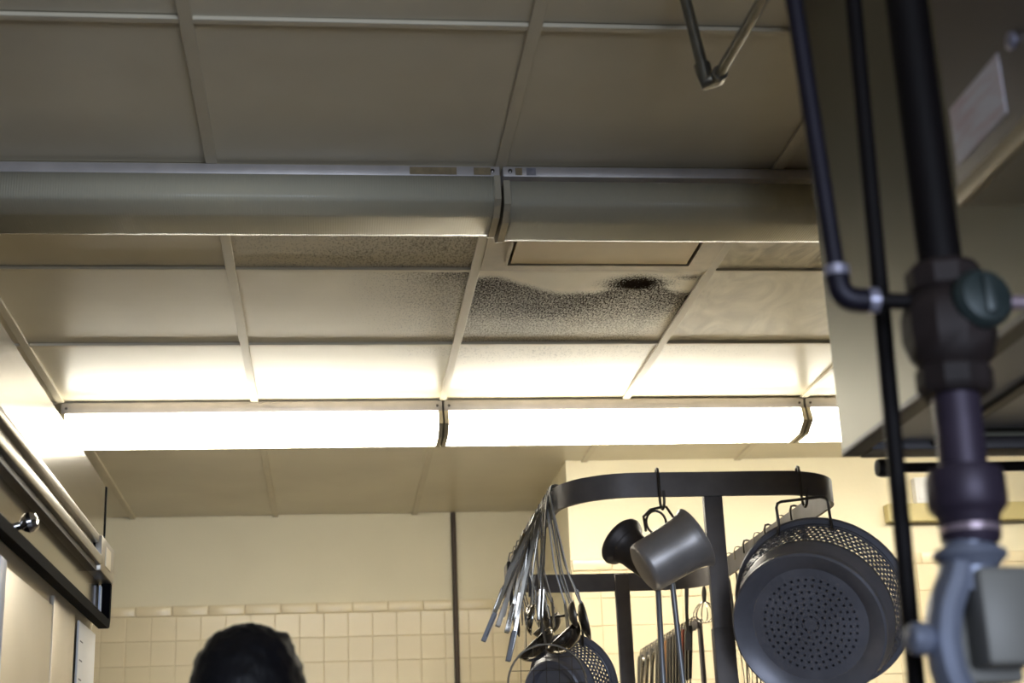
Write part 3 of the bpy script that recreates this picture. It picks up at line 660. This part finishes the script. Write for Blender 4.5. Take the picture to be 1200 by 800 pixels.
# utensils on the low rail behind
n_ = 19
for k in range(n_):
    y = RY0+.045+(RY1-RY0-.09)*k/(n_-1)
    if k in (12, 14, 16): utensil('tongs', (RX, y, ZR), OUT_L, (RX-.06, y, ZR-.36), 'steel tongs with slanted arms on the low rail behind the rack', 'tongs on the low rail', 'steel_shiny')
    else:
        kd = ('spatula', 'ladle', 'spoon')[k % 3]; gp = 'handle_red' if k == 2 else 'handle_wood' if k == 8 else 'handle_dark'
        nm = {'spatula': 'spatula', 'ladle': 'ladle', 'spoon': 'serving spoon'}[kd]
        utensil(kd, (RX, y, ZR), OUT_L, (RX-.03, y, ZR-.36-.02*(k % 2)), {'handle_dark': 'dark', 'handle_red': 'red', 'handle_wood': 'wooden'}[gp]+' handled '+nm+' on the low rail behind the rack', nm+' on the low rail', 'steel_shiny', gp, size=.58)

# ------------------------------------------------------------------ hood and pipes
HX, HY, HZ = .79, 2.238, 1.934
hood = thing('exhaust_hood', (HX+.5, 1.2, HZ), 'large olive grey steel exhaust hood beside the pipes', 'hood')
MB().box((HX, .2, HZ+.004), (HX+.02, HY, CEIL-.004)).build('side_panel', 'hood_panel', hood, False)
MB().box((HX+.02, HY-.02, HZ+.004), (HX+1.1, HY, CEIL-.004)).build('end_panel', 'hood_panel', hood, False)
MB().box((HX+.021, .2, HZ+.25), (HX+1.1, HY-.021, HZ+.27)).build('top_panel', 'hood_under', hood, False)
MB().box((HX+1.08, .2, HZ+.004), (HX+1.1, HY-.02, CEIL-.004)).build('side_panel', 'hood_panel', hood, False)
MB().box((HX, .2, HZ-.006), (HX+.03, HY+.004, HZ+.006), .002).build('rim', 'hood_edge', hood)
MB().box((HX+.03, HY-.05, HZ-.008), (HX+1.1, HY+.004, HZ+.012), .002).build('rim', 'hood_edge', hood)
MB().box((HX+.03, .2, HZ+.004), (HX+.125, HY-.05, HZ+.010)).build('gutter', 'hood_under', hood, False)
MB().box((HX+.125, .2, HZ-.004), (HX+.145, HY-.05, HZ+.03), .002).build('gutter_lip', 'hood_edge', hood)
f0 = MB()
for k in range(4):
    y1_ = HY-.06-k*.5; f1 = MB().box((HX+.15, y1_-.48, HZ+.02), (HX+1.05, y1_, HZ+.05), .004).build('filter', 'hood_under', hood)
# control box on its side
bx = thing('control_box', (HX-.035, 1.2, 2.062), 'brown grey control box with white printed label on the hood side', 'box')
MB().box((HX-.07, .7, 2.062), (HX+.0, 1.556, 2.6), .006).build('body', 'box_paint', bx)
MB().box((HX-.066, .72, 2.054), (HX, 1.54, 2.063)).build('under_plate', 'box_under', bx, False)
MB().box((HX-.074, .72, 2.056), (HX-.066, 1.55, 2.078), .002).build('lower_flange', 'box_under', bx)
MB().box((HX-.0715, 1.405, 2.103), (HX-.0695, 1.54, 2.175)).build('label', 'printed_label', bx, False)
MB().lathe([(.01, 0), (.01, .004), (.004, .006)], (HX-.07, 1.37, 2.17), (-1, 0, 0), 12, True, True).build('screw', 'band_silver', bx)

def pipe_path(pts, r, bend=.02, n=5):
    P = [V(p) for p in pts]; out = [P[0]]
    for i in range(1, len(P)-1):
        a_ = (P[i-1]-P[i]).normalized(); c2_ = (P[i+1]-P[i]).normalized()
        s_ = P[i]+a_*bend; e_ = P[i]+c2_*bend
        for k in range(n+1):
            t_ = k/n; out.append(s_*(1-t_)**2+P[i]*2*t_*(1-t_)+e_*t_**2)
    out.append(P[-1]); return out
YP = 1.40
# thin pipe with elbow
e0 = at(984, 352, YP); e1 = at(1100, 354, YP); tp = e0+(at(932, 0, YP)-at(978, 320, YP))*3.6; tp.z = CEIL-.004
gp_ = thing('gas_pipe', (e0.x, YP, e0.z), 'thin blue black pipe with an elbow and silver bands joining the valve', 'pipe')
MB().tube([tp, e0+V((0, 0, .022))], .0095, 14).build('riser', 'pipe_blue', gp_)
MB().tube(pipe_path([e0+V((-.0, 0, .03)), e0, e0+V((.036, 0, -.0))], .012, .022, 8), .0125, 14).build('elbow', 'pipe_blue', gp_)
MB().tube([e0+V((.03, 0, 0)), e1], .0085, 14).build('branch', 'pipe_black', gp_)
MB().tube([e0+V((0, 0, .026)), e0+V((0, 0, .036))], .0132, 14).build('band', 'band_silver', gp_)
MB().tube([e0+V((.029, 0, 0)), e0+V((.039, 0, 0))], .0132, 14).build('band', 'band_silver', gp_)
# black straight pipe
q0 = at(1000, 0, 1.47); q1 = at(1070, 760, 1.47); dz = (q0-q1)/(q0.z-q1.z); a = q1+dz*(CEIL-.004-q1.z); b_ = q1-dz*q1.z; b_.z = .0
bpipe = thing('drop_pipe', b_, 'straight black pipe dropping from the ceiling past the valve', 'pipe')
MB().tube([a, b_], .0092, 14).build('run', 'pipe_black', bpipe)
MB().lathe([(.0092, 0), (.022, 0), (.022, .004), (.0092, .006)], b_, n=16).build('flange', 'pipe_black', bpipe)
# main gas line with valve
g0 = at(1062, 0, YP); gv = at(1112, 385, YP); g2 = at(1132, 575, YP); g3 = at(1136, 645, YP)
top = gv+(g0-gv)*((CEIL-.004-gv.z)/(g0.z-gv.z))
main = thing('gas_valve', (g3.x, YP, g3.z), 'heavy dark rusty gas line with a bulging shut off valve and couplings', 'valve')
MB().tube([top, gv+V((0, 0, .03))], .0222, 20).build('upper_pipe', 'pipe_black', main)
axm = (gv-g2).normalized(); pxm = 1/1092
MB().lathe([(.022, -.072), (.034, -.070), (.038, -.064), (.038, -.046), (.034, -.04), (.041, -.032), (.047, -.012), (.047, .01), (.042, .028), (.034, .036), (.038, .04), (.039, .06), (.034, .066), (.02, .07)], gv, axm, 10, True, True).build('valve_body', 'valve_rust', main, angle=30)
capd = V((.12, -1, .05)).normalized(); cc = gv+V((.018, -.03, .016))
cp_ = MB().lathe([(.028, 0), (.031, .004), (.031, .016), (.026, .024), (.015, .027), (.001, .028)], cc, capd, 24, True).build('valve_cap', 'valve_green', main)
MB().box(cc+capd*.027-V((.006, .006, .02)), cc+capd*.027+V((.006, .006, .02)), .002).build('key', 'valve_green', cp_)
MB().tube([gv+V((.03, 0, .03)), gv+V((.055, 0, .03))], .009, 14).build('side_port', 'valve_rust', main)
MB().tube([gv+V((.05, 0, .028)), gv+V((.16, 0, .028))], .0075, 14).build('side_pipe', 'pipe_pink', main)
MB().tube([gv-axm*.06, g2+axm*.015], .0235, 20).build('lower_pipe', 'pipe_purple', main)
MB().lathe([(.024, .024), (.036, .02), (.0385, .012), (.0385, -.016), (.034, -.022), (.03, -.026), (.0285, -.05), (.024, -.054)], g2, axm, 12, True, True).build('coupling', 'pipe_purple', main, angle=50)
MB().lathe([(.0295, .0), (.0295, -.006)], g2-axm*.036, axm, 20, True, True).build('band', 'pipe_pink', main)
# regulator at its foot
rg = thing('gas_regulator', (g3.x+.02, YP, 1.45), 'blue grey cast gas regulator with side knob under the valve', 'regulator')
MB().lathe([(.02, .022), (.024, .012), (.024, .004), (.034, .0), (.036, -.006), (.03, -.012), (.024, -.018), (.022, -.04)], g3, axm, 24, True, True).build('neck_flange', 'regulator_blue', rg)
yk = [at(1124, 655, YP), at(1119, 680, YP), at(1107, 712, YP), at(1104, 750, YP), at(1112, 790, YP), at(1135, 832, YP), at(1170, 850, YP), at(1215, 850, YP)]
MB().sweep(pipe_path(yk, 0, .012, 4), [(.024*math.cos(2*math.pi*i/10), .0165*math.sin(2*math.pi*i/10)) for i in range(10)], hint=(0, 1, 0)).build('yoke', 'regulator_blue', rg)
kc = at(1076, 748, YP-.004)
MB().lathe([(.006, .03), (.006, .014), (.012, .012), (.0155, .006), (.0155, -.004), (.012, -.009), (.004, -.011)], kc, (1, .2, 0), 20, True, True).build('side_knob', 'regulator_blue', rg)
qa = at(1143, 664, YP-.03); qb = at(1222, 778, YP-.03)
MB().box((qa.x, YP-.035, qb.z), (qb.x, YP+.03, qa.z), .006).build('housing', 'regulator_grey', rg)
MB().box((at(1116, 700, YP).x, YP+.01, qb.z-.012), (qb.x, YP+.05, qa.z-.02), .004).build('inner_body', 'regulator_grey', rg)
MB().tube([at(1170, 845, YP), V((at(1170, 845, YP).x, YP, 0))], .018, 16).build('outlet_pipe', 'pipe_black', rg)
# horizontal pipe behind the hood end
ha = at(1036, 548, 2.4); hb = V((2.2, 2.4, ha.z))
hp_ = thing('cross_pipe', ha, 'black capped pipe running level just under the hood end', 'pipe')
MB().tube(pipe_path([ha, hb, V((2.2, 2.4, CEIL-.003))], 0, .05, 6), .0085, 12).build('run', 'pipe_black', hp_)
MB().lathe([(.004, -.014), (.014, -.012), (.0155, -.006), (.0155, .014), (.0095, .018)], ha, (1, 0, 0), 14, True, True).build('end_cap', 'pipe_black', hp_)
# overhead pipe with elbow near the ceiling
pe = at(828, 97, 2.19); pu = at(800, -14, 2.19); pu = pe+(pu-pe)*((CEIL-.003-pe.z)/(pu.z-pe.z))
op = thing('sprinkler_pipe', pe, 'thin grey pipe elbow hanging below the ceiling in front of the lights', 'pipe')
MB().tube([pu, pe+(pu-pe).normalized()*.022], .0095, 14).build('drop', 'galvanised', op)
pn = V((pe.x+.016, pe.y-.008, pe.z+.004)); pg = V((.672, 1.0, pe.z+.004))
MB().tube([pe+(pu-pe).normalized()*.034, pe+(pu-pe).normalized()*.018, pe, pn, pn+V((0, -.02, 0))], .0135, 14).build('elbow', 'galvanised', op)
MB().tube([pn+V((0, -.01, 0)), pg, V((.675, -2.5, pe.z+.004))], .0088, 14).build('run', 'galvanised', op)
# small white box on the wall board
wbx = at(1082, 590, BY-.03)
bw = thing('junction_box', (wbx.x, BY-.03, 2.556), 'small white box standing on the olive wall board', 'box')
MB().box((wbx.x-.03, BY-.045, 2.556), (wbx.x+.03, BY, 2.66), .004).build('body', 'white_plastic', bw)
MB().box((wbx.x-.022, BY-.049, 2.57), (wbx.x+.022, BY-.044, 2.645), .002).build('cover', 'white_plastic', bw)

# ------------------------------------------------------------------ person, only the crown of the head in the frame
HC = at(289, 730, 2.22); HXc, HYc, HT = HC.x, 2.26, HC.z+.004
pers = thing('person', (HXc, HYc, 0), 'person with short black hair standing by the steel cabinet, seen from behind', 'person')
S = HT/1.70
def skin(name, chains, material, sub=2):
    vs_, es, rad = [], [], []
    idx = {}
    for ch in chains:
        last = None
        for (x, y, z, r) in ch:
            k = (round(x, 4), round(y, 4), round(z, 4))
            if k not in idx: idx[k] = len(vs_); vs_.append((x*S, y*S, z*S)); rad.append(r*S)
            if last is not None and last != idx[k]: es.append((last, idx[k]))
            last = idx[k]
    me = bpy.data.meshes.new(name); me.from_pydata(vs_, es, []); o = bpy.data.objects.new(name, me); C.objects.link(o); o.parent = pers
    o.modifiers.new('skin', 'SKIN')
    sv = me.skin_vertices[0].data
    for i, r in enumerate(rad): sv[i].radius = (r, r)
    sv[0].use_root = True
    sm = o.modifiers.new('sub', 'SUBSURF'); sm.levels = sub; sm.render_levels = sub
    o.modifiers['skin'].use_smooth_shade = True
    me.materials.append(M[material]); return o
def arm(sd):
    A = [(0, 0, 1.40, .075), (sd*.17, 0, 1.385, .055), (sd*.215, .0, 1.12, .042), (sd*.225, .06, .90, .03), (sd*.225, .075, .86, .03), (sd*.225, .085, .81, .034)]
    F = []
    for k, ln in ((-1.5, .062), (-.5, .075), (.5, .072), (1.5, .055)):
        F.append([(sd*.225, .085, .81, .034), (sd*.222, .087+.018*k, .775, .0095), (sd*.218, .092+.019*k, .775-ln*.55, .009), (sd*.208, .094+.019*k, .775-ln, .008)])
    F.append([(sd*.225, .075, .86, .03), (sd*.205, .118, .82, .0105), (sd*.198, .13, .785, .009)])
    return [A]+F
def leg(sd): return [[(0, 0, .93, .12), (sd*.095, 0, .88, .085), (sd*.1, .015, .5, .056), (sd*.1, -.01, .09, .038), (sd*.1, .05, .04, .035), (sd*.1, .15, .03, .03)]]
spine = [[(0, 0, .93, .12), (0, .01, 1.12, .115), (0, 0, 1.30, .125), (0, 0, 1.40, .075), (0, .0, 1.475, .052), (0, .005, 1.53, .055), (0, .012, 1.595, .078), (0, .005, 1.635, .07)]]
face = [[(0, .012, 1.595, .078), (0, .105, 1.575, .014), (0, .118, 1.56, .010)]]
ears = [[(0, .012, 1.595, .078), (sd*.08, 0, 1.585, .012), (sd*.09, -.008, 1.575, .012)] for sd in (-1, 1)]
body = skin('body', spine+face+ears+arm(-1)+arm(1)+leg(-1)+leg(1), 'skin')
skin('jacket', [[(0, 0, .93, .135), (0, .01, 1.12, .13), (0, 0, 1.30, .138), (0, 0, 1.40, .09)]]+[[(0, 0, 1.40, .09), (sd*.17, 0, 1.385, .068), (sd*.215, 0, 1.12, .054), (sd*.225, .052, .93, .042)] for sd in (-1, 1)], 'cloth_white')
skin('trousers', [[(0, 0, .93, .132), (sd*.095, 0, .88, .096), (sd*.1, .015, .5, .07), (sd*.1, -.01, .1, .058)] for sd in (-1, 1)], 'cloth_dark')
for sd in (-1, 1):
    MB().box((HXc+sd*.1*S-.047, HYc-.07, 0), (HXc+sd*.1*S+.047, HYc+.21, .085), .025).build('shoe', 'shoe_black', pers)
    eye = MB().sphere((HXc+sd*.03*S, HYc+.088*S, 1.6*S), .012*S).build('eye', 'white_plastic', pers)
hr = MB(); n, mm = 64, 40; vs_ = []; fs = []
for j in range(mm+1):
    p = math.pi*.62*j/mm
    for i in range(n):
        a_ = 2*math.pi*i/n
        d = V((math.sin(p)*math.cos(a_), math.sin(p)*math.sin(a_), math.cos(p)))
        e_ = .0035*noise.noise(d*7)+.0016*noise.noise(d*26)+.0012*noise.noise(d*60)
        sx_ = .0845*(1-.05*d.z*d.z); 
        rr = V((math.copysign(abs(d.x)**.93, d.x)*.085, d.y*.102, math.copysign(abs(d.z)**.86, d.z)*.118))
        if d.y > .35 and d.z < .35: rr *= .9
        tuft = .006*gau(d.x, .62, .1)*gau(d.z, .77, .12)
        vs_.append(V((HXc, HYc, HT-.118))+rr+d*(e_+tuft))
for j in range(mm):
    for i in range(n): fs.append((j*n+i, (j+1)*n+i, (j+1)*n+(i+1) % n, j*n+(i+1) % n))
hr.add(vs_, fs).build('hair', 'hair_black', pers, angle=80)
